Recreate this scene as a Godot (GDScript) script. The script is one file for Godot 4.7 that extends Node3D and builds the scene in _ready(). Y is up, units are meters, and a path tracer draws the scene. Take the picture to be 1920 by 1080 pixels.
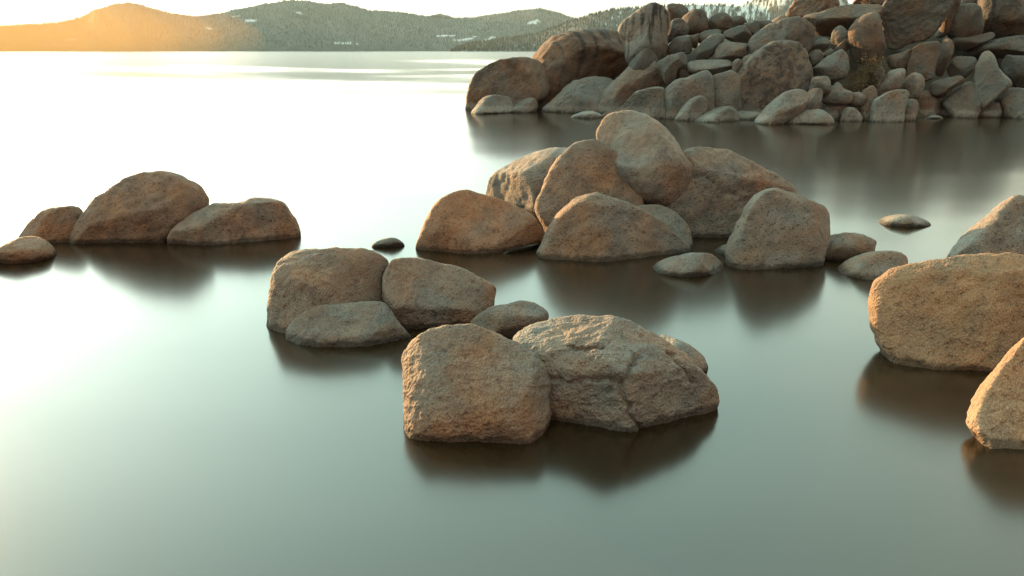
extends Node3D

const F := 1483.6          # focal length in photo pixels (1080 high)
const EYE := Vector3(0, 3.0, 0)
const PITCH := 16.7
var cam_basis := Basis(Vector3.RIGHT, deg_to_rad(-PITCH))
var near_stone: StandardMaterial3D
var far_stone: StandardMaterial3D
var bulk := FastNoiseLite.new()      # lumps and dents
var grain := FastNoiseLite.new()     # finer roughness
var patch := FastNoiseLite.new()     # rust and lichen patches
var streak := FastNoiseLite.new()
var spheres := {}
var used := {}

func _ready() -> void:
	camera_and_light()
	materials()
	lake()
	hills()
	shore_bank()
	boulders_near()
	boulders_pile()
	small_things()

# ---------------------------------------------------------------- camera, sky, sun

func camera_and_light() -> void:
	var cam := Camera3D.new()
	cam.name = "camera"
	cam.position = EYE
	cam.basis = cam_basis
	cam.fov = 40.0
	cam.near = 0.1
	cam.far = 30000.0
	add_child(cam)
	cam.current = true
	var az := deg_to_rad(-43.0)
	var el := deg_to_rad(5.0)
	var sun_dir := Vector3(sin(az) * cos(el), sin(el), -cos(az) * cos(el))
	var sun := DirectionalLight3D.new()
	sun.name = "sun"
	sun.light_color = Color(1.0, 0.79, 0.52)
	sun.light_energy = 1.6
	sun.light_angular_distance = 0.6
	sun.shadow_enabled = true
	add_child(sun)
	sun.look_at_from_position(sun_dir * 100.0, Vector3.ZERO, Vector3.UP)
	var env := Environment.new()
	env.background_mode = Environment.BG_SKY
	env.tonemap_mode = Environment.TONE_MAPPER_LINEAR
	env.tonemap_exposure = 3.8
	env.sdfgi_enabled = true
	env.ssao_enabled = true
	env.ssil_enabled = true
	env.fog_enabled = true
	env.fog_light_color = Color(0.74, 0.82, 0.80)
	env.fog_density = 0.000017
	var pano := PanoramaSkyMaterial.new()
	pano.panorama = ImageTexture.create_from_image(sky_picture(sun_dir))
	var sky := Sky.new()
	sky.sky_material = pano
	env.sky = sky
	env.volumetric_fog_enabled = true
	env.volumetric_fog_density = 0.0
	var we := WorldEnvironment.new()
	we.name = "world_environment"
	we.environment = env
	add_child(we)

func sky_picture(sun: Vector3) -> Image:
	# the air at sunset: bright round the sun, a paler and cooler vault, a dim rosy side away from the sun
	var w := 512
	var h := 256
	var im := Image.create(w, h, false, Image.FORMAT_RGBAF)
	for j in h:
		var el := (0.5 - (j + 0.5) / h) * PI
		for i in w:
			var az := (i + 0.5) / w * TAU
			var d := Vector3(sin(az) * cos(el), sin(el), -cos(az) * cos(el))
			var c := d.dot(sun)
			var g := rad_to_deg(acos(clampf(c, -1, 1)))
			var wide := pow((1.0 + c) * 0.5, 2.8)
			var core := exp(-pow(g / 22.0, 2.0))
			var e := rad_to_deg(maxf(el, 0.0))
			var vault := Vector3(0.29, 0.41, 0.36)
			var front := Vector3(0.66, 1.0, 0.89)
			var col := vault.lerp(front, wide)
			var rosy := Vector3(0.56, 0.235, 0.112)
			var warm := Vector3(0.88, 0.75, 0.50)
			var band := rosy.lerp(warm, smoothstep(0.02, 0.30, wide))
			var reach := lerpf(24.0, 8.0, smoothstep(0.05, 0.5, wide))
			col = col.lerp(band * lerpf(0.85, 1.0, wide) * 1.0, exp(-e / reach) * 0.9)
			col *= lerpf(1.0, 0.30, exp(-e / 4.0) * smoothstep(0.1, 0.3, wide) * (1.0 - smoothstep(0.88, 0.985, wide)))
			col += Vector3(1.3, 1.24, 1.05) * core
			im.set_pixel(i, j, Color(col.x, col.y, col.z))
	return im

# ---------------------------------------------------------------- helpers

func ray(p: Vector2) -> Vector3:
	return (cam_basis * Vector3((p.x - 960.0) / F, (540.0 - p.y) / F, -1.0)).normalized()

func on_water(p: Vector2) -> Vector3:
	var r := ray(p)
	return EYE + r * (-EYE.y / r.y)

func on_plane(p: Vector2, at: Vector3, n: Vector3) -> Vector3:
	var r := ray(p)
	return EYE + r * ((at - EYE).dot(n) / r.dot(n))

func numbered(called: String) -> String:
	var k: int = used.get(called, 0)
	used[called] = k + 1
	return called if k == 0 else "%s_%03d" % [called, k]

func tag(o: Node3D, label: String, category := "", group := "", kind := "") -> void:
	if label: o.set_meta("label", label)
	if category: o.set_meta("category", category)
	if group: o.set_meta("group", group)
	if kind: o.set_meta("kind", kind)

func put(called: String, mesh: Mesh, m: Material, parent: Node = self) -> MeshInstance3D:
	var o := MeshInstance3D.new()
	o.name = numbered(called) if parent == self else called
	o.mesh = mesh
	o.set_surface_override_material(0, m)
	parent.add_child(o, true)
	return o

func fnl(freq: float, oct: int, sd: int, kind := FastNoiseLite.TYPE_SIMPLEX_SMOOTH) -> FastNoiseLite:
	var n := FastNoiseLite.new()
	n.noise_type = kind
	n.frequency = freq
	n.fractal_type = FastNoiseLite.FRACTAL_FBM
	n.fractal_octaves = oct
	n.seed = sd
	return n

func bytes_of(n: FastNoiseLite, size: int) -> PackedByteArray:
	var im := n.get_seamless_image(size, size, false, false, 0.15)
	im.convert(Image.FORMAT_L8)
	return im.get_data()

# ---------------------------------------------------------------- materials

func materials() -> void:
	bulk = fnl(1.0, 3, 11)
	grain = fnl(1.0, 4, 23)
	patch = fnl(1.0, 4, 37)
	streak = fnl(1.0, 3, 41)
	var size := 1024
	var rough := bytes_of(fnl(0.012, 7, 3), size)
	var fine := bytes_of(fnl(0.11, 3, 5), size)
	var cell := fnl(0.045, 2, 7, FastNoiseLite.TYPE_CELLULAR)
	cell.cellular_return_type = FastNoiseLite.RETURN_DISTANCE
	cell.domain_warp_enabled = true
	cell.domain_warp_amplitude = 26.0
	cell.domain_warp_frequency = 0.02
	var pits := bytes_of(cell, size)
	var ridge := fnl(0.010, 4, 9)
	ridge.fractal_type = FastNoiseLite.FRACTAL_RIDGED
	ridge.domain_warp_enabled = true
	ridge.domain_warp_amplitude = 40.0
	ridge.domain_warp_frequency = 0.01
	var folds := bytes_of(ridge, size)
	var salt := bytes_of(fnl(0.21, 2, 15), size)
	var blotch := bytes_of(fnl(0.008, 5, 19), size)
	var height := PackedByteArray()
	var color := PackedByteArray()
	height.resize(size * size)
	color.resize(size * size * 3)
	for i in size * size:
		var crack := 1.0 - smoothstep(200.0, 250.0, float(folds[i]))
		var pit := smoothstep(10.0, 90.0, float(pits[i]))
		var hgt := 0.30 * rough[i] + 0.26 * fine[i] + 50.0 * crack + 50.0 * pit
		height[i] = clampi(int(hgt), 0, 255)
		var s := 0.80 + (salt[i] - 128.0) / 128.0 * 0.24 + (blotch[i] - 128.0) / 128.0 * 0.10
		s *= lerpf(0.72, 1.0, crack) * lerpf(0.80, 1.0, pit)
		var warm := (blotch[i] - 128.0) / 128.0 * 0.03
		s = clampf(s, 0.0, 1.0)
		color[i * 3] = clampi(int(255.0 * (s + warm)), 0, 255)
		color[i * 3 + 1] = clampi(int(255.0 * s), 0, 255)
		color[i * 3 + 2] = clampi(int(255.0 * (s - warm)), 0, 255)
	var ht := ImageTexture.create_from_image(Image.create_from_data(size, size, false, Image.FORMAT_L8, height))
	var ct := ImageTexture.create_from_image(Image.create_from_data(size, size, false, Image.FORMAT_RGB8, color))
	near_stone = stone(ct, ht, 0.27, 5.2)
	far_stone = stone(ct, ht, 0.12, 12.0)

func stone(ct: Texture2D, ht: Texture2D, scale_: float, relief: float) -> StandardMaterial3D:
	var m := StandardMaterial3D.new()
	m.vertex_color_use_as_albedo = true
	m.albedo_texture = ct
	m.roughness = 0.86
	m.metallic_specular = 0.4
	m.heightmap_enabled = true
	m.heightmap_texture = ht
	m.heightmap_scale = relief
	m.uv1_triplanar = true
	m.uv1_world_triplanar = true
	m.uv1_scale = Vector3.ONE * scale_
	m.uv1_triplanar_sharpness = 4.0
	return m

# ---------------------------------------------------------------- the setting

func lake() -> void:
	# one sheet in rings round the cove, its surface tilted by a long slow swell; calmer and glossier far out
	var n1 := fnl(1.0, 3, 61)
	var n2 := fnl(1.0, 3, 67)
	var turns := 300
	var rings := 210
	var pos := PackedVector3Array()
	var nrm := PackedVector3Array()
	var uv := PackedVector2Array()
	var idx := PackedInt32Array()
	for j in rings + 1:
		var r := 0.6 * pow(15000.0, float(j) / rings)
		var swell := 0.010 + 0.012 * smoothstep(20.0, 120.0, r)
		for i in turns + 1:
			var a := TAU * i / turns
			var p := Vector3(sin(a) * r, 0, cos(a) * r)
			pos.append(p)
			var q := Vector2(p.x / (9.0 + r * 0.35), p.z / (2.2 + r * 0.07))
			nrm.append(Vector3(n1.get_noise_2d(q.x, q.y) * swell * 0.6, 1, n2.get_noise_2d(q.x, q.y) * swell * 2.0).normalized())
			uv.append(Vector2(float(i) / turns, float(j) / rings))
	for j in rings:
		for i in turns:
			var a := j * (turns + 1) + i
			idx.append_array([a, a + 1, a + turns + 1, a + 1, a + turns + 2, a + turns + 1])
	var arr := []
	arr.resize(Mesh.ARRAY_MAX)
	arr[Mesh.ARRAY_VERTEX] = pos
	arr[Mesh.ARRAY_NORMAL] = nrm
	arr[Mesh.ARRAY_TEX_UV] = uv
	arr[Mesh.ARRAY_INDEX] = idx
	var mesh := ArrayMesh.new()
	mesh.add_surface_from_arrays(Mesh.PRIMITIVE_TRIANGLES, arr)
	var gloss := Image.create(4, 256, false, Image.FORMAT_RGBF)
	for y in 256:
		var r := 0.6 * pow(15000.0, (y + 0.5) / 256.0)
		var g := lerpf(lerpf(0.178, 0.15, smoothstep(8.0, 30.0, r)), 0.112, smoothstep(30.0, 120.0, r))
		for x in 4: gloss.set_pixel(x, y, Color(g, g, g))
	var m := StandardMaterial3D.new()
	m.albedo_color = Color(0.013, 0.007, 0.0025).linear_to_srgb()
	m.roughness = 1.0
	m.roughness_texture = ImageTexture.create_from_image(gloss)
	m.metallic_specular = 0.60
	var o := put("water", mesh, m)
	tag(o, "smooth silky lake water reflecting the pale sky", "", "", "structure")

func ridge_y(pts: Array, x: float) -> float:
	for k in range(0, pts.size() - 2, 2):
		if x <= pts[k + 2]:
			var t: float = clampf((x - pts[k]) / (pts[k + 2] - pts[k]), 0, 1)
			var u := t * t * (3.0 - 2.0 * t)
			return lerpf(pts[k + 1], pts[k + 3], lerpf(t, u, 0.5))
	return pts[pts.size() - 1]

func hill(called: String, pts: Array, x0: float, x1: float, d0: float, d1: float, look: Dictionary, label: String, trees: int, tree_h: float, sd: int) -> void:
	var rng := RandomNumberGenerator.new()
	rng.seed = sd
	var n1 := fnl(0.004, 4, sd)
	var n2 := fnl(0.05, 4, sd + 1)
	var cols := int((x1 - x0) / 3.0)
	var rows := 44
	var back := 4
	var pos := PackedVector3Array()
	var col := PackedColorArray()
	var idx := PackedInt32Array()
	var snow := PackedFloat32Array()
	for i in cols + 1:
		var x := lerpf(x0, x1, float(i) / cols)
		var y := ridge_y(pts, x)
		var r := ray(Vector2(x, y))
		var flat := Vector3(r.x, 0, r.z)
		var tan_e := r.y / flat.length()
		flat = flat.normalized()
		var top := EYE.y + tan_e * d1
		for j in rows + back + 1:
			var s := float(j) / rows
			var d := lerpf(d0, d1, s)
			var prof := pow(minf(s, 1.0), 0.92)
			var hgt := top * prof
			if s > 1.0:
				hgt = top * (1.0 - (s - 1.0) * 3.0)
			var fold := n1.get_noise_2d(x * 1.6 + s * 60.0, s * 130.0) * 0.10 * sin(minf(s, 1.0) * PI) * top
			hgt += fold
			if j == 0: hgt = -4.0
			pos.append(Vector3(flat.x * d, hgt, flat.z * d))
			var sn := snow_at(look, x, s, n2)
			snow.append(sn)
			var v := 0.5 + 0.5 * n2.get_noise_2d(x * 0.7, s * 90.0)
			var c: Color = look.ground
			c = c * lerpf(0.75, 1.25, v)
			c = c.lerp(Color(0.32, 0.33, 0.33), sn)
			c.a = 1.0
			col.append(c)
	var rr := rows + back + 1
	for i in cols:
		for j in rows + back:
			var a := i * rr + j
			idx.append_array([a, a + 1, a + rr, a + rr, a + 1, a + rr + 1])
	var arr := []
	arr.resize(Mesh.ARRAY_MAX)
	arr[Mesh.ARRAY_VERTEX] = pos
	arr[Mesh.ARRAY_NORMAL] = normals_of(pos, idx)
	arr[Mesh.ARRAY_COLOR] = col
	arr[Mesh.ARRAY_INDEX] = idx
	var mesh := ArrayMesh.new()
	mesh.add_surface_from_arrays(Mesh.PRIMITIVE_TRIANGLES, arr)
	var m := StandardMaterial3D.new()
	m.vertex_color_use_as_albedo = true
	m.roughness = 0.95
	var o := put(called, mesh, m)
	tag(o, label, "", "", "structure")
	# the forest on it
	var mm := MultiMesh.new()
	mm.transform_format = MultiMesh.TRANSFORM_3D
	mm.mesh = conifer()
	var spots: Array[Transform3D] = []
	var tries := 0
	while spots.size() < trees and tries < trees * 3:
		tries += 1
		var i := rng.randi_range(0, cols - 1)
		var j := rng.randi_range(1, rows)
		if rng.randf() < look.get("fringe", 0.12): j = rows
		var a := i * rr + j
		if snow[a] > 0.35 and rng.randf() < 0.93: continue
		var p := pos[a].lerp(pos[a + rr], rng.randf())
		if j < rows: p = p.lerp(pos[a + 1], rng.randf())
		var hgt := tree_h * rng.randf_range(0.55, 1.15) * (rng.randf_range(1.0, 1.5) if rng.randf() < 0.12 else 1.0)
		spots.append(Transform3D(Basis(Vector3.UP, rng.randf() * TAU).scaled(Vector3(hgt * 0.9, hgt, hgt * 0.9)), p - Vector3(0, hgt * 0.06, 0)))
	mm.instance_count = spots.size()
	for k in spots.size():
		mm.set_instance_transform(k, spots[k])
	var f := MultiMeshInstance3D.new()
	f.name = numbered("conifer_forest")
	f.multimesh = mm
	var leaf := StandardMaterial3D.new()
	leaf.albedo_color = (look.tree as Color).linear_to_srgb()
	leaf.roughness = 0.95
	f.material_override = leaf
	add_child(f, true)
	tag(f, look.forest, "forest", "", "stuff")

func snow_at(look: Dictionary, x: float, s: float, n: FastNoiseLite) -> float:
	var v := 0.0
	for p in look.get("patches", []):
		var dx: float = (x - p[0]) / p[2]
		var ds: float = (s - p[1] - dx * p[4]) / p[3]
		var q := 1.0 - dx * dx - ds * ds + n.get_noise_2d(x * 5.0, s * 320.0) * 0.9
		v = maxf(v, smoothstep(0.25, 0.6, q))
	if look.has("snowy"):
		var amount: float = look.snowy.call(x, s)
		v = maxf(v, smoothstep(0.0, 0.25, n.get_noise_2d(x * 2.2, s * 55.0) * 0.9 + amount - 0.5))
	return v

func conifer() -> Mesh:
	var st := SurfaceTool.new()
	st.begin(Mesh.PRIMITIVE_TRIANGLES)
	for tier in 3:
		var base := 0.06 + tier * 0.27
		var top := minf(base + 0.44, 1.0)
		var r := 0.17 - tier * 0.045
		for k in 5:
			var a := TAU * k / 5.0 + tier
			var b := TAU * (k + 1) / 5.0 + tier
			st.add_vertex(Vector3(0, top, 0))
			st.add_vertex(Vector3(cos(b) * r, base, sin(b) * r))
			st.add_vertex(Vector3(cos(a) * r, base, sin(a) * r))
	st.generate_normals()
	return st.commit()

func hills() -> void:
	var far_pts := [-420, 60, -150, 56, 0, 50, 55, 47, 110, 43, 150, 34, 185, 17, 222, 7, 250, 6, 290, 18, 330, 28, 368, 31, 405, 27, 450, 17, 500, 7, 545, 1]
	far_pts.append_array([575, 2, 612, 8, 640, 6, 665, 12, 692, 20, 750, 23, 800, 31, 840, 35, 880, 34, 930, 27, 980, 20, 1012, 16, 1040, 22, 1078, 35, 1130, 46, 1300, 60, 1700, 75])
	hill("far_hills", far_pts, -420, 1500, 4600, 6000, {
		"ground": Color(0.048, 0.044, 0.038), "tree": Color(0.034, 0.040, 0.034), "forest": "dark conifer forest covering the far hills across the lake",
		"patches": [[1000, 0.62, 16, 0.05, 0.02], [835, 0.42, 22, 0.03, 0.03], [870, 0.30, 26, 0.04, 0.06], [468, 0.62, 16, 0.05, 0.0], [440, 0.80, 10, 0.02, 0.0], [390, 0.55, 9, 0.03, 0.0], [910, 0.22, 24, 0.05, 0.10], [560, 0.66, 8, 0.03, 0.0], [130, 0.28, 14, 0.03, 0.0], [640, 0.12, 30, 0.02, 0.0]],
	}, "hazy wooded hills across the lake", 26000, 13.0, 501)
	var bump := [770, 60, 795, 34, 812, 28, 825, 26, 840, 29, 856, 36, 880, 60]
	hill("far_knoll", bump, 770, 880, 7200, 7600, {"ground": Color(0.07, 0.065, 0.055), "tree": Color(0.035, 0.05, 0.04), "forest": "conifers on the small knoll behind the far hills", "fringe": 0.5}, "small knoll showing behind the far hills", 400, 13.0, 511)
	var near_pts := [845, 97, 858, 90, 880, 82, 920, 77, 960, 72, 1000, 66, 1040, 52, 1078, 38, 1112, 27, 1150, 18, 1185, 15, 1250, 11, 1300, 9, 1345, 10, 1388, 12, 1404, 5, 1432, -8, 1480, -34, 1560, -40]
	near_pts.append_array([1592, 6, 1604, 9, 1640, -20, 1720, -60, 2100, -80])
	hill("snowy_hill", near_pts, 845, 2100, 2900, 3600, {
		"ground": Color(0.045, 0.042, 0.04), "tree": Color(0.026, 0.034, 0.030), "forest": "thin conifer forest on the snow flecked hill behind the boulders",
		"snowy": func(x: float, s: float) -> float: return clampf((x - 1090.0) / 320.0, 0.0, 0.62) * smoothstep(0.25, 0.75, s) + (0.16 if s < 0.35 else 0.0),
		"fringe": 0.07,
	}, "snow flecked wooded hill rising behind the boulder pile", 15000, 13.0, 521)
	for k in 7:      # evening haze, densest towards the sun, lit by it
		var fv := FogVolume.new()
		fv.name = numbered("sunlit_haze")
		fv.shape = RenderingServer.FOG_VOLUME_SHAPE_ELLIPSOID
		fv.size = Vector3(420 + 370 * k, 470, 500 + 160 * k)
		var az := deg_to_rad(-35.5)
		fv.position = Vector3(sin(az), 0, -cos(az)) * 3900.0 + Vector3(0, 50, 0)
		fv.rotation.y = -az
		var fm := FogMaterial.new()
		fm.albedo = Color(1.0, 0.76, 0.42)
		fm.density = 0.00022
		fv.material = fm
		add_child(fv, true)
		tag(fv, "warm sunlit haze lying in front of the left hill", "haze", "banks of sunlit haze", "stuff")

func shore_line(x: float) -> float:      # pixel row of the far waterline
	return ridge_y([700, 205, 880, 208, 1020, 208, 1130, 214, 1260, 222, 1420, 229, 1540, 229, 1700, 226, 1920, 220, 2300, 214], x)

const SLOPE := 0.55
func bank_at(p: Vector2) -> Vector3:     # where the sight line meets the slope the pile lies on
	var w := on_water(Vector2(p.x, shore_line(p.x)))
	var ds := Vector2(w.x, w.z).length()
	var r := ray(p)
	var flat := Vector2(r.x, r.z).length()
	var d := (EYE.y + ds * SLOPE) / (SLOPE - r.y / flat)
	return EYE + r * (d / flat)

func shore_bank() -> void:
	var pos := PackedVector3Array()
	var idx := PackedInt32Array()
	var n := fnl(0.35, 4, 77)
	var rows := 40
	var cols := 90
	for i in cols + 1:
		var x := lerpf(985.0, 2200.0, float(i) / cols)
		var w := on_water(Vector2(x, shore_line(x)))
		var flat := Vector3(w.x, 0, w.z)
		var ds := flat.length()
		flat = flat.normalized()
		var cap_y := ridge_y([985, 214, 1060, 190, 1130, 160, 1180, 120, 1250, 88, 1330, 72, 1450, 66, 1600, 52, 1800, 40, 2200, 20], x)
		var cap := (95.0 - cap_y) / F
		for j in rows + 1:
			var s := j * 0.5 + 0.4
			var hgt := s * SLOPE - 1.1
			hgt = minf(hgt, EYE.y + cap * (ds + s) - 0.25)
			if j > rows - 14: hgt = minf(hgt, 3.0 - (j - rows + 14) * 0.5)
			var p := flat * (ds + s)
			hgt += n.get_noise_2d(p.x, p.z) * 0.3
			pos.append(Vector3(p.x, hgt, p.z))
	for i in cols:
		for j in rows:
			var a := i * (rows + 1) + j
			idx.append_array([a, a + 1, a + rows + 1, a + rows + 1, a + 1, a + rows + 2])
	var arr := []
	arr.resize(Mesh.ARRAY_MAX)
	arr[Mesh.ARRAY_VERTEX] = pos
	arr[Mesh.ARRAY_NORMAL] = normals_of(pos, idx)
	arr[Mesh.ARRAY_INDEX] = idx
	var mesh := ArrayMesh.new()
	mesh.add_surface_from_arrays(Mesh.PRIMITIVE_TRIANGLES, arr)
	var m := StandardMaterial3D.new()
	m.albedo_color = Color(0.035, 0.025, 0.014).linear_to_srgb()
	m.roughness = 0.95
	tag(put("shore_ground", mesh, m), "dark earth slope under the boulder pile", "", "", "structure")

func normals_of(pos: PackedVector3Array, idx: PackedInt32Array) -> PackedVector3Array:
	var nrm := PackedVector3Array()
	nrm.resize(pos.size())
	for k in range(0, idx.size(), 3):
		var a := idx[k]
		var b := idx[k + 1]
		var c := idx[k + 2]
		var n := (pos[c] - pos[a]).cross(pos[b] - pos[a])
		nrm[a] += n
		nrm[b] += n
		nrm[c] += n
	for k in nrm.size():
		nrm[k] = nrm[k].normalized()
	return nrm

# ---------------------------------------------------------------- boulders

func sphere_of(n: int) -> Array:         # [directions, indices] of a cube sphere, clockwise seen from outside
	if spheres.has(n): return spheres[n]
	var at := {}
	var dirs := PackedVector3Array()
	var idx := PackedInt32Array()
	var sides := [[Vector3i(1, 0, 0), Vector3i(0, 1, 0), Vector3i(0, 0, 1)], [Vector3i(0, 1, 0), Vector3i(0, 0, 1), Vector3i(1, 0, 0)], [Vector3i(0, 0, 1), Vector3i(1, 0, 0), Vector3i(0, 1, 0)]]
	for side in sides:
		for sgn in [1, -1]:
			var grid := PackedInt32Array()
			for i in n + 1:
				for j in n + 1:
					var q: Vector3i = side[0] * (2 * i - n) + side[1] * (2 * j - n) + side[2] * (n * sgn)
					if not at.has(q):
						at[q] = dirs.size()
						var v := Vector3(q) / n
						v = Vector3(tan(v.x * 0.7853), tan(v.y * 0.7853), tan(v.z * 0.7853))
						dirs.append(v.normalized())
					grid.append(at[q])
			for i in n:
				for j in n:
					var a := grid[i * (n + 1) + j]
					var b := grid[(i + 1) * (n + 1) + j]
					var c := grid[(i + 1) * (n + 1) + j + 1]
					var d := grid[i * (n + 1) + j + 1]
					if sgn > 0: idx.append_array([a, c, b, a, d, c])
					else: idx.append_array([a, b, c, a, c, d])
	spheres[n] = [dirs, idx]
	return spheres[n]

func radii(out: PackedVector2Array) -> PackedFloat32Array:     # distance from the origin to a smooth closed curve through the points, by angle
	var steps := 256
	var r := PackedFloat32Array()
	r.resize(steps)
	var n := out.size()
	var line := PackedVector2Array()
	for k in n:
		var p0 := out[(k + n - 1) % n]
		var p1 := out[k]
		var p2 := out[(k + 1) % n]
		var p3 := out[(k + 2) % n]
		for q in 10:
			line.append(p1.cubic_interpolate(p2, p0, p3, q / 10.0))
	var m := line.size()
	for k in m:
		var a := line[k]
		var b := line[(k + 1) % m]
		var ta := a.angle()
		var dt := wrapf(b.angle() - ta, -PI, PI)
		var count := int(ceil(absf(dt) / TAU * steps * 2.0)) + 1
		for q in count + 1:
			var p := a.lerp(b, float(q) / count)
			var slot := int(floor((p.angle() + PI) / TAU * steps)) % steps
			r[slot] = maxf(r[slot], p.length())
	for k in steps:
		if r[k] == 0.0:
			r[k] = maxf(r[(k + steps - 1) % steps], r[(k + 1) % steps])
	var soft := r.duplicate()
	for k in steps:
		soft[k] = 0.25 * r[(k + steps - 1) % steps] + 0.5 * r[k] + 0.25 * r[(k + 1) % steps]
	return soft

# pts: the outline in photo pixels, left waterline corner over the top to the right waterline corner (water), or all round (stacked)
# look: dip (row of the front of the waterline), thick, brown, tone, streak, facets, cracks, base (row where a stacked one rests), d (distance), e (roundness), lump
func boulder(called: String, label: String, category: String, group: String, pts: Array, look: Dictionary) -> void:
	var px := PackedVector2Array()
	for k in range(0, pts.size(), 2):
		px.append(Vector2(pts[k], pts[k + 1]))
	var lo := px[0]
	var hi := px[0]
	for p in px:
		lo = lo.min(p)
		hi = hi.max(p)
	var mid := (lo + hi) * 0.5
	var water: bool = look.has("water")
	var origin: Vector3
	var c: Vector3
	if water:
		var l := on_water(px[0])
		var r := on_water(px[px.size() - 1])
		origin = (l + r) * 0.5
		c = (r - l).normalized()
	else:
		var rest := bank_at(Vector2(mid.x, look.get("base", hi.y)))
		var d: float = look.get("d", (rest - EYE).length())
		origin = EYE + ray(mid) * d
		c = Vector3.RIGHT
	var view := (origin - EYE).normalized()
	c = (c - view * c.dot(view) * (0.0 if water else 1.0)).normalized()
	var t := c.cross(view).normalized()
	var n := c.cross(t).normalized()
	if n.dot(view) > 0.0:
		n = -n
	if t.y < 0.0:
		t = -t
	var out := PackedVector2Array()
	for p in px:
		var q := on_plane(p, origin, n) - origin
		out.append(Vector2(q.dot(c), q.dot(t)))
	var ulo := out[0]
	var uhi := out[0]
	for p in out:
		ulo = ulo.min(p)
		uhi = uhi.max(p)
	var hw := (uhi.x - ulo.x) * 0.5
	var hh := (uhi.y - ulo.y) * 0.5
	var centre := (ulo + uhi) * 0.5
	var e: float = look.get("e", 0.78)
	var b: float = hw * look.get("thick", 0.8)
	if water:
		var a0 := out[0]
		var a1 := out[out.size() - 1]
		var span := a1.x - a0.x
		var top := uhi.y
		var vw := 0.0
		var ww := 0.0
		if look.has("dip"):
			var f := on_water(Vector2((px[0].x + px[px.size() - 1].x) * 0.5, look.dip)) - origin
			vw = -f.dot(t)
			ww = f.dot(n)
		var rb := maxf(maxf(top * 0.45, vw * 1.7), span * 0.18)
		var tuck: float = look.get("tuck", 0.10)
		out.append(a1 + Vector2(-span * tuck * 0.5, -rb * 0.55))
		out.append(Vector2(a1.x - span * (tuck + 0.16), -rb * 0.95))
		out.append(Vector2(a0.x + span * (tuck + 0.16), -rb * 0.95))
		out.append(a0 + Vector2(span * tuck * 0.5, -rb * 0.55))
		centre = Vector2((a0.x + a1.x) * 0.5 * 0.4 + centre.x * 0.6, top * look.get("mid", 0.28))
		if ww > 0.0:
			var rho := clampf((vw + centre.y) / (rb + centre.y), 0.0, 0.97)
			b = clampf(ww / pow(1.0 - pow(rho, 2.0 / e), e * 0.5), hw * 0.45, hw * 1.35)
		hh = (top + rb) * 0.5
	else:
		b = lerpf(hw, hh, 0.4) * look.get("thick", 0.85)
	for k in out.size():
		out[k] -= centre
	var rad := radii(out)
	# facets: planes that cut the bulge on the near side, leaving the outline as it is
	var rng := RandomNumberGenerator.new()
	rng.seed = hash(label)
	var cuts: Array[Vector4] = []
	for q in look.get("facets", []):
		var v := Vector3(q[0], q[1], q[2]).normalized()
		cuts.append(Vector4(v.x, v.y, v.z, Vector2(v.x, v.y).length() * (q[3] if q.size() > 3 else 1.0) + 0.02))
	for k in look.get("chips", 4):
		var a := rng.randf() * TAU
		var z := rng.randf_range(0.45, 0.85) * (1.0 if k % 4 < 3 else -1.0)
		var v := Vector3(cos(a), sin(a), 0) * sqrt(1.0 - z * z) + Vector3(0, 0, z)
		cuts.append(Vector4(v.x, v.y, v.z, maxf(Vector2(v.x, v.y).length() * 1.02, rng.randf_range(0.74, 0.92))))
	var soft: float = look.get("soft", 0.035)
	var cracks: Array = []
	for line in look.get("cracks", []):
		var seg := PackedVector2Array()
		for k in range(0, line.size() - 1, 2):
			var q := on_plane(Vector2(line[k], line[k + 1]), origin, n) - origin
			seg.append(Vector2(q.dot(c), q.dot(t)))
		cracks.append(seg)
	var wide: float = (hi.x - lo.x) * 0.533
	var near_by: bool = look.has("near")
	var res := clampi(int(wide * (0.36 if near_by else 0.42)), 12 if not near_by else 20, 76)
	res = look.get("res", res)
	var ball := sphere_of(res)
	var dirs: PackedVector3Array = ball[0]
	var size := (hw + hh) * 0.5
	var lump: float = look.get("lump", 0.026) * size
	var f1 := 1.1 / size
	var f2 := 5.5 / size
	var fine: float = size * look.get("fine", 0.010)
	var brown: float = look.get("brown", 0.35)
	var tone: float = look.get("tone", 1.0)
	tone *= rng.randf_range(0.82, 1.04)
	var streaks: float = look.get("streak", 0.0)
	var grey: Color = look.get("grey", Color(0.215, 0.195, 0.172))
	var rust_and_glow: Color = look.get("rust_and_glow", Color(0.262, 0.135, 0.078))
	var ring: float = look.get("ring", 0.0)
	var wet: float = look.get("wet", 0.08)
	var lichen: float = look.get("lichen", 0.0)
	var off := Vector3(rng.randf(), rng.randf(), rng.randf()) * 50.0
	var pos := PackedVector3Array()
	var col := PackedColorArray()
	pos.resize(dirs.size())
	col.resize(dirs.size())
	var foot := origin
	if not water:
		foot = origin + t * (centre.y - hh)
	var grain_stretch: Vector3 = look.get("stretch", Vector3.ONE)
	for k in dirs.size():
		var d := dirs[k]
		var s := sqrt(d.x * d.x + d.y * d.y)
		var a := (atan2(d.y, d.x) + PI) / TAU * 256.0 - 0.5
		var i0 := int(floor(a))
		var fr := a - i0
		var r := lerpf(rad[(i0 + 256) % 256], rad[(i0 + 257) % 256], fr)
		var rho := pow(s, e)
		var zz := pow(absf(d.z), e) * signf(d.z)
		var p := Vector3(d.x / maxf(s, 1e-5) * r * rho / hw, d.y / maxf(s, 1e-5) * r * rho / hh, zz)
		for q in cuts:
			var over := q.x * p.x + q.y * p.y + q.z * p.z - q.w
			if over > -3.0 * soft:
				var push := over if over > 3.0 * soft else soft * log(1.0 + exp(over / soft))
				p -= Vector3(q.x, q.y, q.z) * push
		var u := p.x * hw
		var v := p.y * hh
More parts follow.
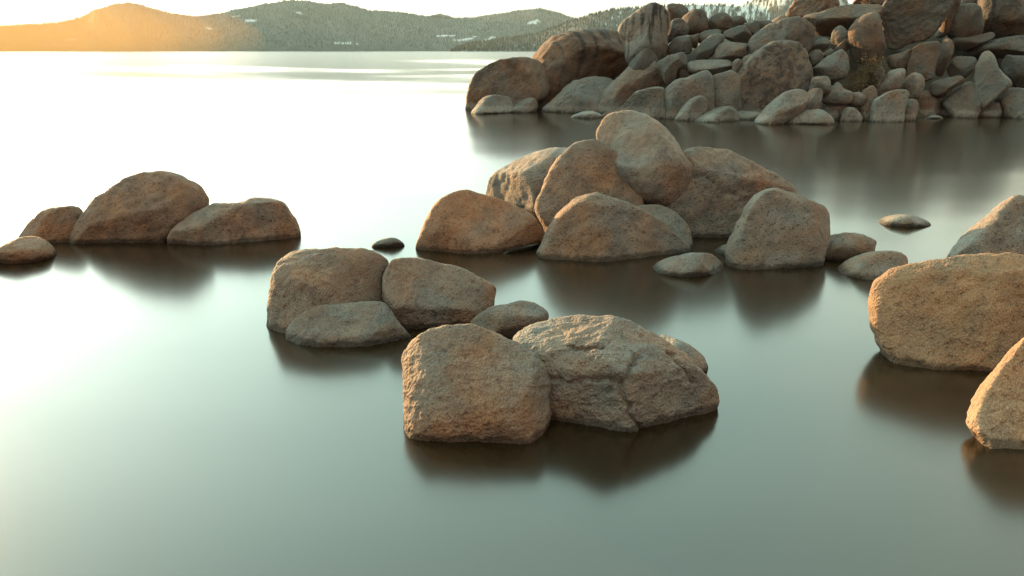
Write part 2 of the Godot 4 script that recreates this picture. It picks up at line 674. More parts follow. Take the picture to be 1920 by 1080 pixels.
		var w := p.z * b
		var m := Vector3(u, v, w) + off
		var nd := Vector3(d.x * 0.8, d.y * 0.8, d.z).normalized()
		var g := grain.get_noise_3dv(m * grain_stretch * f2)
		var disp := bulk.get_noise_3dv(m * f1) * lump * 2.0 + g * fine * 2.4
		var dark := 0.0
		if d.z > -0.1:
			for seg in cracks:
				var flat := Vector2(u + centre.x, v + centre.y) + Vector2(g, patch.get_noise_3dv(m * f2)) * size * 0.05
				var near := 1e9
				for q in seg.size() - 1:
					near = minf(near, flat.distance_to(Geometry2D.get_closest_point_to_segment(flat, seg[q], seg[q + 1])))
				var cut := exp(-pow(near / (size * look.get("crack_w", 0.022)), 2.0))
				disp -= cut * size * look.get("crack_d", 0.05)
		var local := c * u + t * v + n * w + (c * nd.x + t * nd.y + n * nd.z) * disp
		var world := origin + c * centre.x + t * centre.y + local
		pos[k] = world - foot
		# stone colour, including the warm glow painted into the left row
		var pn := patch.get_noise_3dv(m * (0.9 / size))
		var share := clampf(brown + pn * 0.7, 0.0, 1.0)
		var cc := grey.lerp(rust_and_glow, share)
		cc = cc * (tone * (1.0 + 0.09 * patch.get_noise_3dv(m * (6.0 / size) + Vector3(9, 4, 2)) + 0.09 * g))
		if streaks > 0.0:
			var run := streak.get_noise_2d((u + off.x) * 5.5 / hw, (v + w * 0.4 + off.y) * 0.9 / hh)
			var amount := smoothstep(0.02, 0.30, run + smoothstep(-0.2, 0.9, v / hh) * 0.5 - 0.30) * streaks
			cc = cc.lerp(Color(0.045, 0.035, 0.032), amount)
		if lichen > 0.0:
			var spot := smoothstep(0.08, 0.24, patch.get_noise_3dv(m * (7.0 / size) + Vector3(3, 8, 5)) + pn * 0.4)
			cc = cc.lerp(Color(0.055, 0.042, 0.04), spot * lichen)
		var edge := world.y + 0.05 * patch.get_noise_3dv(m * 6.0) * (1.0 if near_by else 2.0)
		if ring > 0.0 and water:
			cc = cc.lerp(Color(0.30, 0.275, 0.24), smoothstep(ring + 0.04, ring - 0.04, edge) * 0.6)
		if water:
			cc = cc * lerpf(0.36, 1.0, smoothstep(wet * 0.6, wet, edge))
		cc.a = 1.0
		col[k] = cc
	var arr := []
	arr.resize(Mesh.ARRAY_MAX)
	arr[Mesh.ARRAY_VERTEX] = pos
	arr[Mesh.ARRAY_NORMAL] = normals_of(pos, ball[1])
	arr[Mesh.ARRAY_COLOR] = col
	arr[Mesh.ARRAY_INDEX] = ball[1]
	# outward check: c, t, n must be right-handed for the winding
	if c.cross(t).dot(n) < 0.0:
		var flip: PackedInt32Array = (ball[1] as PackedInt32Array).duplicate()
		for k in range(0, flip.size(), 3):
			var x := flip[k + 1]
			flip[k + 1] = flip[k + 2]
			flip[k + 2] = x
		arr[Mesh.ARRAY_INDEX] = flip
		arr[Mesh.ARRAY_NORMAL] = normals_of(pos, flip)
	var mesh := ArrayMesh.new()
	mesh.add_surface_from_arrays(Mesh.PRIMITIVE_TRIANGLES, arr)
	var o := put(called, mesh, near_stone if near_by else far_stone)
	o.position = foot
	tag(o, label, category, group, "thing")

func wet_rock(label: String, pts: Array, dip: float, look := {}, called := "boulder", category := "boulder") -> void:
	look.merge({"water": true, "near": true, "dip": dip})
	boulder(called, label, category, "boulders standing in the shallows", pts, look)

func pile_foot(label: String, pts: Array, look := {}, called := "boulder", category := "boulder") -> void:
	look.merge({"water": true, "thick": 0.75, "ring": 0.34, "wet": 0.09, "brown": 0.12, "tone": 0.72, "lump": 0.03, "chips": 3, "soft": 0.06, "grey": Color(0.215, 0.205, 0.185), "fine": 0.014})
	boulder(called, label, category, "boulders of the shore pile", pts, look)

func pile_rock(label: String, base: float, pts: Array, look := {}, called := "boulder", category := "boulder") -> void:
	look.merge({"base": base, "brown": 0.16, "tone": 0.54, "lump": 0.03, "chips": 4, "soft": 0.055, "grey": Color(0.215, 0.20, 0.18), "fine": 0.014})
	boulder(called, label, category, "boulders of the shore pile", pts, look)

func boulders_near() -> void:
	# the row on the left, with the orange glow painted into its stone colour
	wet_rock("low reddish boulder cut by the left edge of the photo", [-48, 490, -26, 474, 0, 464, 20, 453, 47, 443, 72, 445, 91, 456, 106, 474], 496, {"rust_and_glow": Color(0.29, 0.135, 0.072), "brown": 0.85})
	wet_rock("small brown boulder between the low reddish one and the big orange dome", [42, 447, 62, 419, 84, 397, 106, 389, 137, 387, 146, 392, 151, 409, 158, 452], 458, {"rust_and_glow": Color(0.29, 0.135, 0.072), "brown": 0.85, "facets": [[0.75, -0.1, 0.6]]})
	wet_rock("big orange brown dome, largest boulder of the left row", [134, 447, 156, 416, 178, 384, 203, 358, 231, 339, 266, 327, 300, 322, 328, 327, 353, 339, 375, 355, 387, 373, 388, 390, 374, 410, 345, 432, 322, 449], 457, {"rust_and_glow": Color(0.29, 0.135, 0.072), "lichen": 0.25, "brown": 0.75, "facets": [[-0.72, 0.25, 0.6], [0.2, -0.55, 0.75, 1.1]], "tuck": 0.02})
	wet_rock("two humped grey brown boulder at the right end of the left row", [314, 454, 331, 425, 359, 403, 391, 386, 416, 381, 458, 377, 469, 371, 487, 369, 528, 380, 547, 403, 559, 425, 564, 443], 463, {"rust_and_glow": Color(0.29, 0.135, 0.072), "lichen": 0.20, "brown": 0.55, "facets": [[-0.45, 0.5, 0.65], [0.35, -0.1, 0.9, 1.3]]})
	wet_rock("tiny dark rock alone in the water left of the reddish dome", [697, 461, 708, 452, 725, 447, 740, 446, 752, 452, 759, 460], 465, {"brown": 0.1, "tone": 0.7}, "rock", "rock")
	# the tight cluster left of centre
	wet_rock("blocky brown boulder at the left of the middle cluster", [500, 607, 503, 561, 512, 519, 522, 488, 540, 472, 568, 464, 607, 464, 649, 462, 685, 465, 710, 473, 726, 488, 726, 503, 718, 520, 719, 555, 722, 602], 630, {"lichen": 0.15, "brown": 0.62, "facets": [[-0.9, 0.1, 0.4], [0.1, 0.75, 0.6], [0.65, 0.2, 0.6]], "e": 0.74})
	wet_rock("wedge topped grey boulder leaning on the blocky brown one", [735, 606, 720, 560, 718, 525, 726, 505, 733, 490, 749, 484, 791, 485, 827, 493, 870, 506, 909, 525, 927, 537, 930, 552, 924, 575, 903, 606], 630, {"brown": 0.5, "facets": [[0.15, 0.45, 0.85, 1.1], [0.1, -0.62, 0.75, 0.85], [0.8, -0.1, 0.5]], "e": 0.7, "chips": 2})
	wet_rock("low flat topped grey rock in front of the blocky brown boulder", [537, 632, 545, 609, 568, 588, 589, 576, 625, 570, 661, 567, 691, 565, 719, 568, 731, 582, 746, 606, 768, 634], 647, {"brown": 0.25, "facets": [[0.0, 0.6, 0.8], [-0.8, 0.2, 0.55]], "tone": 0.9})
	wet_rock("small dark grey rock peeping out behind the two front boulders", [884, 622, 880, 606, 894, 593, 921, 576, 951, 570, 975, 564, 1000, 568, 1021, 580, 1028, 593, 1018, 622], 646, {"brown": 0.35, "tone": 0.8, "facets": [[0.2, -0.7, 0.6]]})
	# the two at the front
	wet_rock("rounded squarish boulder with rusty face, nearest in the foreground", [760, 792, 755, 743, 753, 703, 756, 688, 749, 670, 753, 656, 773, 635, 801, 619, 842, 610, 883, 611, 920, 619, 960, 639, 997, 662, 1022, 690, 1032, 719, 1034, 756, 1031, 788, 1024, 806], 840, {"brown": 0.66, "facets": [[-0.85, 0.15, 0.5], [0.05, 0.62, 0.75, 1.02], [0.9, 0.0, 0.4]], "e": 0.74, "fine": 0.010, "res": 104, "stretch": Vector3(0.8, 1.3, 0.8)})
	wet_rock("broad grey wrinkled boulder sloping down to the right in the foreground", [1000, 775, 968, 700, 960, 637, 973, 617, 997, 603, 1030, 593, 1070, 585, 1119, 589, 1160, 599, 1205, 621, 1246, 643, 1282, 666, 1307, 690, 1331, 719, 1345, 743, 1349, 768], 826, {
		"brown": 0.36, "facets": [[0.35, 0.6, 0.7], [-0.5, -0.45, 0.7], [0.55, -0.35, 0.75]], "fine": 0.011, "res": 112, "stretch": Vector3(0.75, 1.35, 0.85),
		"cracks": [[1025, 712, 1060, 722, 1100, 714, 1140, 718, 1150, 740, 1165, 775, 1190, 806], [1060, 655, 1085, 662, 1112, 660], [1240, 665, 1268, 690, 1290, 720], [1150, 718, 1160, 695, 1180, 676]], "crack_w": 0.026, "crack_d": 0.06})
	wet_rock("small grey rock just behind the right shoulder of the wrinkled boulder", [1210, 684, 1238, 630, 1264, 634, 1292, 648, 1316, 667, 1326, 688], 702, {"brown": 0.2}, "rock", "rock")
	# the heap in the middle distance
	wet_rock("smooth reddish dome at the left of the central heap", [777, 468, 787, 440, 800, 410, 815, 383, 833, 367, 857, 358, 877, 356, 900, 362, 927, 370, 960, 383, 987, 397, 1003, 410, 1012, 423, 1017, 440, 1016, 458], 474, {"rust_and_glow": Color(0.29, 0.135, 0.072), "brown": 0.8, "facets": [[-0.8, 0.3, 0.5], [0.2, 0.55, 0.8], [0.75, -0.3, 0.6]], "fine": 0.006})
	wet_rock("thin wet slab at the right foot of the smooth reddish dome", [940, 475, 968, 467, 992, 460, 1016, 458], 474, {"brown": 0.3, "tone": 0.5}, "flat_rock", "rock")
	wet_rock("pale grey boulder at the back left of the central heap", [905, 372, 937, 333, 967, 308, 993, 293, 1020, 283, 1050, 278, 1075, 281, 1095, 300, 1100, 392], 400, {"brown": 0.12, "tone": 1.15, "facets": [[-0.4, 0.6, 0.65], [-0.5, -0.3, 0.8]]})
	wet_rock("upright brown boulder propping the tilted egg shaped one", [1028, 448, 1008, 405, 1002, 385, 1008, 367, 1023, 330, 1043, 300, 1067, 273, 1090, 262, 1113, 260, 1133, 273, 1157, 290, 1180, 313, 1197, 340, 1204, 365, 1202, 400, 1190, 446], 458, {"brown": 0.55, "facets": [[-0.9, 0.25, 0.35], [0.15, 0.35, 0.92, 1.5], [0.5, -0.6, 0.6]], "tuck": 0.02})
	boulder("boulder", "tilted egg shaped boulder perched on top of the central heap", "boulder", "boulders standing in the shallows",
		[1117, 252, 1120, 237, 1133, 217, 1153, 207, 1173, 204, 1197, 208, 1220, 220, 1243, 238, 1263, 260, 1280, 287, 1295, 310, 1297, 330, 1287, 357, 1273, 377, 1253, 389, 1228, 388, 1195, 375, 1165, 345, 1140, 305, 1123, 272],
		{"near": true, "d": 13.75, "brown": 0.35, "lichen": 0.25, "facets": [[-0.35, 0.55, 0.75]], "chips": 2, "thick": 0.9})
	wet_rock("grey and brown peaked boulder at the front of the central heap", [1014, 483, 1020, 460, 1037, 420, 1057, 393, 1080, 375, 1103, 364, 1120, 362, 1143, 368, 1167, 380, 1193, 393, 1227, 413, 1257, 437, 1277, 452, 1291, 466], 498, {"brown": 0.5, "facets": [[-0.6, 0.08, 0.78], [0.3, 0.05, 0.95, 1.5], [0.3, 0.75, 0.55]], "e": 0.72, "chips": 2})
	wet_rock("rounded purplish boulder behind the peaked one's right slope", [1180, 460, 1182, 410, 1193, 388, 1210, 384, 1237, 383, 1263, 397, 1287, 420, 1296, 443, 1296, 461], 470, {"brown": 0.2, "tone": 0.85, "facets": [[0.2, 0.5, 0.8]]})
	wet_rock("large cracked boulder at the back right of the central heap", [1240, 440, 1228, 400, 1255, 340, 1284, 281, 1320, 276, 1361, 281, 1395, 294, 1425, 311, 1459, 332, 1489, 354, 1500, 390, 1482, 440], 448, {"lichen": 0.30, "brown": 0.42, "facets": [[0.25, 0.75, 0.55], [0.1, -0.35, 0.9, 1.3]],
		"cracks": [[1290, 335, 1310, 330, 1326, 343, 1345, 360, 1368, 369, 1405, 379, 1430, 372]], "crack_w": 0.02, "crack_d": 0.05})
	wet_rock("blocky purple grey boulder at the right of the central heap", [1371, 500, 1372, 469, 1384, 431, 1399, 397, 1417, 369, 1444, 354, 1459, 351, 1492, 362, 1530, 377, 1562, 394, 1562, 420, 1555, 450, 1541, 492], 514, {"brown": 0.3, "facets": [[-0.18, 0.12, 0.97, 2.0], [0.72, -0.12, 0.68, 0.98], [0.1, -0.62, 0.75, 0.95], [0.25, 0.8, 0.5]], "e": 0.70, "chips": 2})
	wet_rock("low wet rock awash in front of the peaked boulder", [1230, 509, 1249, 489, 1275, 478, 1305, 475, 1327, 482, 1345, 496], 521, {"brown": 0.1, "tone": 0.9}, "rock", "rock")
	wet_rock("tiny stone showing at the left foot of the blocky purple grey boulder", [1348, 475, 1354, 465, 1369, 457, 1386, 470], 481, {"brown": 0.2, "tone": 0.75}, "rock", "rock")
	wet_rock("round brown rock tucked behind the blocky purple grey boulder", [1530, 486, 1540, 460, 1554, 446, 1567, 439, 1594, 441, 1616, 454, 1633, 474], 497, {"brown": 0.55}, "rock", "rock")
	wet_rock("small dome shaped rock just left of the big golden boulder", [1588, 516, 1601, 491, 1616, 478, 1639, 472, 1661, 476, 1682, 486, 1694, 502], 530, {"brown": 0.45}, "rock", "rock")
	wet_rock("flat pale rock barely above the water, alone on the right", [1648, 418, 1665, 407, 1691, 402, 1717, 407, 1738, 418], 426, {"brown": 0.1, "tone": 1.1}, "rock", "rock")
	# the right edge
	wet_rock("pointed grey boulder at the right edge behind the big golden one", [1778, 492, 1796, 462, 1815, 439, 1837, 420, 1860, 401, 1881, 381, 1901, 369, 1916, 368, 1945, 380, 1985, 420, 2010, 465, 2022, 500], 512, {"brown": 0.15, "tone": 1.05, "facets": [[-0.45, 0.5, 0.7], [0.2, 0.1, 0.9, 1.3]]})
	wet_rock("big golden brown boulder at the right edge", [1668, 674, 1645, 632, 1635, 600, 1638, 558, 1650, 523, 1688, 496, 1736, 486, 1789, 478, 1848, 477, 1916, 481, 1990, 492, 2060, 530, 2095, 600, 2092, 650, 2060, 682], 712, {"rust_and_glow": Color(0.34, 0.175, 0.088), "grey": Color(0.27, 0.195, 0.135), "brown": 0.7, "facets": [[-0.5, 0.12, 0.85, 1.05], [0.35, 0.0, 0.94, 1.35], [0.0, 0.8, 0.5], [-0.2, -0.65, 0.65]], "e": 0.74, "tuck": 0.02, "fine": 0.009})
	wet_rock("rough pale gold boulder in the lower right corner", [1840, 830, 1824, 808, 1821, 790, 1830, 760, 1854, 718, 1884, 677, 1919, 635, 1965, 606, 2020, 602, 2080, 640, 2112, 720, 2118, 790, 2100, 832], 866, {"rust_and_glow": Color(0.34, 0.175, 0.088), "grey": Color(0.27, 0.195, 0.135), "brown": 0.5, "tone": 1.15, "facets": [[-0.7, 0.3, 0.6], [0.05, 0.1, 0.98, 1.9]], "tuck": 0.03, "fine": 0.011})

func boulders_pile() -> void:
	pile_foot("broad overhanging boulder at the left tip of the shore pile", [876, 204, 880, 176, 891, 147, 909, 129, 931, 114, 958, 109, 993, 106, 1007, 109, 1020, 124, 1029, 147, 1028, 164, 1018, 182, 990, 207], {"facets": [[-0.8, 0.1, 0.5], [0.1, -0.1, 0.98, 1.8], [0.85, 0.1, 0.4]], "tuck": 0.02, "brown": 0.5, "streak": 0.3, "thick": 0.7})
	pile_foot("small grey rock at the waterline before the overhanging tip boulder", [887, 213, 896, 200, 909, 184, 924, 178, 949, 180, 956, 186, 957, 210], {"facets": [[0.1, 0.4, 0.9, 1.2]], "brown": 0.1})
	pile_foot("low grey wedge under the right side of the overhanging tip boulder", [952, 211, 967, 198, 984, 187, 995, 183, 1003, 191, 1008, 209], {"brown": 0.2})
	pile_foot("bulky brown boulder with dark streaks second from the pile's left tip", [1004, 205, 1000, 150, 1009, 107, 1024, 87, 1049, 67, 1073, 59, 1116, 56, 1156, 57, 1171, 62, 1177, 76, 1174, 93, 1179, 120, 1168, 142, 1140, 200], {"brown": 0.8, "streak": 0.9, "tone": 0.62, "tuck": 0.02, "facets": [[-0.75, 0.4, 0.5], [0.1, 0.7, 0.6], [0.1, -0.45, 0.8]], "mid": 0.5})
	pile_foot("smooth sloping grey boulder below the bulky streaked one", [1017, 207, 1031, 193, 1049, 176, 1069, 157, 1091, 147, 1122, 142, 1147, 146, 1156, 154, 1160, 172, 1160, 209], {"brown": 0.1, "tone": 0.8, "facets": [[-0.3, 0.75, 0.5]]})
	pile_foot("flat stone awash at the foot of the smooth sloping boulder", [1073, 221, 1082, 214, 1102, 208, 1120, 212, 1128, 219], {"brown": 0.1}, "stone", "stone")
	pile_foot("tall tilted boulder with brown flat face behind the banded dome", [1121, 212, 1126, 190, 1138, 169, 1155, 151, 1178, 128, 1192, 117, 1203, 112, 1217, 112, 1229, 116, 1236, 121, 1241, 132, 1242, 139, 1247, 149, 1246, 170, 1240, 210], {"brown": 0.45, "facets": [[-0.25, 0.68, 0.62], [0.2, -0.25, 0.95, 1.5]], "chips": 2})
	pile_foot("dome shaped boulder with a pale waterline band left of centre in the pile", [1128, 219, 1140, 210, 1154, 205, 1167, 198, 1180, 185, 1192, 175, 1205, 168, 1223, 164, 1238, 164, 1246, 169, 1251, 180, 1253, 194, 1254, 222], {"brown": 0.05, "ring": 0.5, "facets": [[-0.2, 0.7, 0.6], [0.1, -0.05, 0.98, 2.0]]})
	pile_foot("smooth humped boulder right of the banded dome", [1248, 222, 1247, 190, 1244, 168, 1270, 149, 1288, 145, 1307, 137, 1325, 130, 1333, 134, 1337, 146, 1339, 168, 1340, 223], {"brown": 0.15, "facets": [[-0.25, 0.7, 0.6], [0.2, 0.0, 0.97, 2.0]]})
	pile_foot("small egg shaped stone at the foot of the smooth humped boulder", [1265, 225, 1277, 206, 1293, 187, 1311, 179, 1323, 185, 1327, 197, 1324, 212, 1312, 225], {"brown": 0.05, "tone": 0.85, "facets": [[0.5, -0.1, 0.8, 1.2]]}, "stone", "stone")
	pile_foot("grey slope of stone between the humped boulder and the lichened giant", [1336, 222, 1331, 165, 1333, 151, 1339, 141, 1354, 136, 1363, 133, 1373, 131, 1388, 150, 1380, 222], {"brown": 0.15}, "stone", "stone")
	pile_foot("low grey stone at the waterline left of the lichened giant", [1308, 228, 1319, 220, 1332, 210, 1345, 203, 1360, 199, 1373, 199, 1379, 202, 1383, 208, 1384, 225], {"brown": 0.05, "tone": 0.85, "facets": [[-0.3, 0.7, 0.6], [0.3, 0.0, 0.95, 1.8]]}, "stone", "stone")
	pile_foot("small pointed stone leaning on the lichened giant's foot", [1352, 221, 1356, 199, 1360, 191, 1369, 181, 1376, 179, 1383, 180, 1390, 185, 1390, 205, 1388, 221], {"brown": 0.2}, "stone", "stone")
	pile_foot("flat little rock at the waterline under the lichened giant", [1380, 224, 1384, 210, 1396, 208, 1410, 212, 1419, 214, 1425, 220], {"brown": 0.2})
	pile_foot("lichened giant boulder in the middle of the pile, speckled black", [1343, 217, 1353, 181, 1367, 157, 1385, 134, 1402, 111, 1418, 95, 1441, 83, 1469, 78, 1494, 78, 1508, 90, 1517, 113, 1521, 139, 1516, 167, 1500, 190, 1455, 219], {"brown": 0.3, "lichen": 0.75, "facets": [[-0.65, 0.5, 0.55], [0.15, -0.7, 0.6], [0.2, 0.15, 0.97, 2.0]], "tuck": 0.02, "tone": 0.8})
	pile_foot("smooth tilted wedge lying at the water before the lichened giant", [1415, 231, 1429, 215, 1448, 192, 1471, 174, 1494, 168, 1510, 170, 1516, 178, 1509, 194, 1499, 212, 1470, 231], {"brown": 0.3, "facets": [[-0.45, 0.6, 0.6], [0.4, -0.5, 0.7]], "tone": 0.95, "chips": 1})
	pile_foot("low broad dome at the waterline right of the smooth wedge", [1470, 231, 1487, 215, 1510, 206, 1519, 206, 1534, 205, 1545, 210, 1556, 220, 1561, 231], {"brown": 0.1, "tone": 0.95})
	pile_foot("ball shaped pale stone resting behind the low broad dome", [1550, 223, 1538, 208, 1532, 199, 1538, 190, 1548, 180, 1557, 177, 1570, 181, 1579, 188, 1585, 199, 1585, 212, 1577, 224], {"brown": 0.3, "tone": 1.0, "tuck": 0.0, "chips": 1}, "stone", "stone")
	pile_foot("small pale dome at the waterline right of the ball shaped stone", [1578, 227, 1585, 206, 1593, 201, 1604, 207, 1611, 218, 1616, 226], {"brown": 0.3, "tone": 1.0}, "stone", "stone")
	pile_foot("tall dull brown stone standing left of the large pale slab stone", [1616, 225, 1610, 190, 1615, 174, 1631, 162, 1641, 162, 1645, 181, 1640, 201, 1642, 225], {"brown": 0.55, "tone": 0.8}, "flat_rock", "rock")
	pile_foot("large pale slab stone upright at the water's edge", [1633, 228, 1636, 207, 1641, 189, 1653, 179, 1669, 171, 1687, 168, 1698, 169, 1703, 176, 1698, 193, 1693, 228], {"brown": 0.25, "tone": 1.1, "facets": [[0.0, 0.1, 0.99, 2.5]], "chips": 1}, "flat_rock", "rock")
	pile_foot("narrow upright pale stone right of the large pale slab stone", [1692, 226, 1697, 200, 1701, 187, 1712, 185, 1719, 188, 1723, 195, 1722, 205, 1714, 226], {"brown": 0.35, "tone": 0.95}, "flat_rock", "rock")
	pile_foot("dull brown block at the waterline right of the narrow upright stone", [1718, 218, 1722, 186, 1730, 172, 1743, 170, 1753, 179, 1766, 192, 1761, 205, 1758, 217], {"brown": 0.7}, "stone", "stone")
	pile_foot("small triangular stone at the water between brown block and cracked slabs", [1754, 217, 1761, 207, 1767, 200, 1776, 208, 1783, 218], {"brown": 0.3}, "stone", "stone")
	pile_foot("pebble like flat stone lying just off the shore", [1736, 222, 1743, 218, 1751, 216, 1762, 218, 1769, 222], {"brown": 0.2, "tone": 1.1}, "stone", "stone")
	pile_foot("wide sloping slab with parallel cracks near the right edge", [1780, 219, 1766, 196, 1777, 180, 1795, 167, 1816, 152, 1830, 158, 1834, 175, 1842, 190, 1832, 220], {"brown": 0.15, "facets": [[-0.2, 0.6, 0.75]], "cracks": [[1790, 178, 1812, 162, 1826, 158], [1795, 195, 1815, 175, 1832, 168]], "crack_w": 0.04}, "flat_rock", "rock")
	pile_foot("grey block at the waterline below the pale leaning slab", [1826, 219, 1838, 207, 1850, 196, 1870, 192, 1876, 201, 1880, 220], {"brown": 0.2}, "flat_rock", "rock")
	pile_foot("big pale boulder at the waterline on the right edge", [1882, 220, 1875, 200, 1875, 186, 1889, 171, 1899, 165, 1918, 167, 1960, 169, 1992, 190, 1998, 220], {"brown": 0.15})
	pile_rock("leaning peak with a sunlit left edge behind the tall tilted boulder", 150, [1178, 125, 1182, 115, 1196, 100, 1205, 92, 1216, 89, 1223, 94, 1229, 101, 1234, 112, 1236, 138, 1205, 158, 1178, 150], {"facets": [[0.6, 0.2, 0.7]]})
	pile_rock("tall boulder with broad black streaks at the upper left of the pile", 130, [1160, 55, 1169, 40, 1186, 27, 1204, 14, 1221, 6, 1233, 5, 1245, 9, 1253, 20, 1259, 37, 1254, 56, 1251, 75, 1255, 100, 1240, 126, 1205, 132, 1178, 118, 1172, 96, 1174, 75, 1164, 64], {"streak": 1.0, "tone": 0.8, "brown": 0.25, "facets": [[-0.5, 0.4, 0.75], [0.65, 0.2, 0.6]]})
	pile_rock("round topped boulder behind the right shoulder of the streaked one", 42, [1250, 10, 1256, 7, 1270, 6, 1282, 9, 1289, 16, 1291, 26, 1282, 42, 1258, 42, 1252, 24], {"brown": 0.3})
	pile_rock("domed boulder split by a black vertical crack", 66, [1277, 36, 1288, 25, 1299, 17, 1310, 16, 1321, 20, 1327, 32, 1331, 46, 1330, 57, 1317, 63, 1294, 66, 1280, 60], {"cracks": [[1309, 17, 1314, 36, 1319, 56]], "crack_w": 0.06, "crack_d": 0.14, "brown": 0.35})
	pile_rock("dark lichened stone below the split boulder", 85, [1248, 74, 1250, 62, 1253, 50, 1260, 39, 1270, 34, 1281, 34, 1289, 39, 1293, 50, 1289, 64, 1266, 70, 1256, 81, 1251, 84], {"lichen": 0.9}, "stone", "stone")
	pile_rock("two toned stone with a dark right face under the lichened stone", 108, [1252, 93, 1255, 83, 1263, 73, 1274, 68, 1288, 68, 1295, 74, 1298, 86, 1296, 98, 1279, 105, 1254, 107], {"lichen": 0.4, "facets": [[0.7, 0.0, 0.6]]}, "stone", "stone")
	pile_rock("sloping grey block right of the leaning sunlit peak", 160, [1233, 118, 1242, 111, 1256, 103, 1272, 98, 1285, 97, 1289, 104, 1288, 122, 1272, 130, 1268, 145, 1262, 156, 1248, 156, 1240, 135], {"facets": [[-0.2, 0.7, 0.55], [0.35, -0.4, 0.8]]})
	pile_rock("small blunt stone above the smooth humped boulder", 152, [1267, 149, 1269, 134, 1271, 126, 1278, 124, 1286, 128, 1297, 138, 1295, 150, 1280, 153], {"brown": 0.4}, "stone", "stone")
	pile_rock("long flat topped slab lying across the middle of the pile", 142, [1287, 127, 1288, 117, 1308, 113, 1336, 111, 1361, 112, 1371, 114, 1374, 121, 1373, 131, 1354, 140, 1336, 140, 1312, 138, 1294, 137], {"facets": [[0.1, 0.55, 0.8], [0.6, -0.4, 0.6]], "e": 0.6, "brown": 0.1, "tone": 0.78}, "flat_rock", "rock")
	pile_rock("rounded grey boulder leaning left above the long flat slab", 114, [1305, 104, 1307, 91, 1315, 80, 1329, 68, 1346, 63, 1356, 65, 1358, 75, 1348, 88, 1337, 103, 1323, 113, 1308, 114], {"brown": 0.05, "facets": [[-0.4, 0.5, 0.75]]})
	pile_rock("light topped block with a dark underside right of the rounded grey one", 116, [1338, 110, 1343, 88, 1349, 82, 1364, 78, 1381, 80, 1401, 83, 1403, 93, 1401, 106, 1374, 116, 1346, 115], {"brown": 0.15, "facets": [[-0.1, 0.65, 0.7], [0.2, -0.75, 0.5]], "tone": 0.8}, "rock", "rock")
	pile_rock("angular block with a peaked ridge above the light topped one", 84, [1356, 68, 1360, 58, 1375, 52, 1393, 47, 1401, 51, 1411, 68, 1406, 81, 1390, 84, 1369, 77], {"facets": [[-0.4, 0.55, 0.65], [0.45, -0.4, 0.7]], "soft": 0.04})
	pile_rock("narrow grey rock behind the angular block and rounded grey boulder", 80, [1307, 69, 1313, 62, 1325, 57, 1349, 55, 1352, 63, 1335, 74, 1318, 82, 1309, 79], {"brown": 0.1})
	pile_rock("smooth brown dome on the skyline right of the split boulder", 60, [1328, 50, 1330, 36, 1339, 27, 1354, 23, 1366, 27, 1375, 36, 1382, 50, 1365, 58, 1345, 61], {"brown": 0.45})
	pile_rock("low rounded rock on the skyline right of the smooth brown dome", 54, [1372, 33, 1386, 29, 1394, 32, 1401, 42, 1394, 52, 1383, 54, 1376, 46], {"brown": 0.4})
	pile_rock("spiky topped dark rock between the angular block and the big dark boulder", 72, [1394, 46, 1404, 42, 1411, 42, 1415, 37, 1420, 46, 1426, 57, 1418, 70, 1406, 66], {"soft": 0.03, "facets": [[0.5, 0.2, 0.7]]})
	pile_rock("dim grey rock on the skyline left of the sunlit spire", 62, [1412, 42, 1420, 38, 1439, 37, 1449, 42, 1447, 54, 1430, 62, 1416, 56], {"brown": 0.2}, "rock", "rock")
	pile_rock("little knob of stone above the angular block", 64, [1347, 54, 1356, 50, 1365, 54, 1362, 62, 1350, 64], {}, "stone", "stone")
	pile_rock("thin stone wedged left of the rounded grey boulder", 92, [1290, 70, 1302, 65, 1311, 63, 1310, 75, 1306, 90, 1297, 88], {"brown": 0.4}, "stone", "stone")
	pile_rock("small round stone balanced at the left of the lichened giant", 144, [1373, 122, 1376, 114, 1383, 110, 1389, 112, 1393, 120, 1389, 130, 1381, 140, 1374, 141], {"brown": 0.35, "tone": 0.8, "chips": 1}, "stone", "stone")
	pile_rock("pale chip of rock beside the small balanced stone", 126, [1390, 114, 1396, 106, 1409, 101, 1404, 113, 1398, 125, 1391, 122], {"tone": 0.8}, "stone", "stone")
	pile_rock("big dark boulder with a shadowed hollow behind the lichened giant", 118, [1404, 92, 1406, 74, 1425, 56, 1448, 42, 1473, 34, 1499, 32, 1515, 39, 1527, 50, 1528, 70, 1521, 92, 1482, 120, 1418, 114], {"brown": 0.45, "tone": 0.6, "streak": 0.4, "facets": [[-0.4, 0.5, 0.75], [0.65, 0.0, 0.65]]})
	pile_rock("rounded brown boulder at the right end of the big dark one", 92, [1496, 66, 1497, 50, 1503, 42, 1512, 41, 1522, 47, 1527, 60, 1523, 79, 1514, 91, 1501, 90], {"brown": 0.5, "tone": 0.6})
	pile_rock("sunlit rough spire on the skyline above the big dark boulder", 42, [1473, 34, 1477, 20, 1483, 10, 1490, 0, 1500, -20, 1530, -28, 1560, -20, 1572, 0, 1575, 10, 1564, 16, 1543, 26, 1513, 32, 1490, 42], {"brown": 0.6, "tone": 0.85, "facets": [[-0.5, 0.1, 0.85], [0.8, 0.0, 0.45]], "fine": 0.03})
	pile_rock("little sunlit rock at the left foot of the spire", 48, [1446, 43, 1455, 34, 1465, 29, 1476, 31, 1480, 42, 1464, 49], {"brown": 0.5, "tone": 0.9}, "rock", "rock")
	pile_rock("sunlit boulder top at the upper edge of the photo", 18, [1597, 10, 1603, 0, 1610, -25, 1640, -35, 1670, -20, 1662, 4, 1651, 12, 1610, 16], {"brown": 0.6, "tone": 0.9, "fine": 0.03})
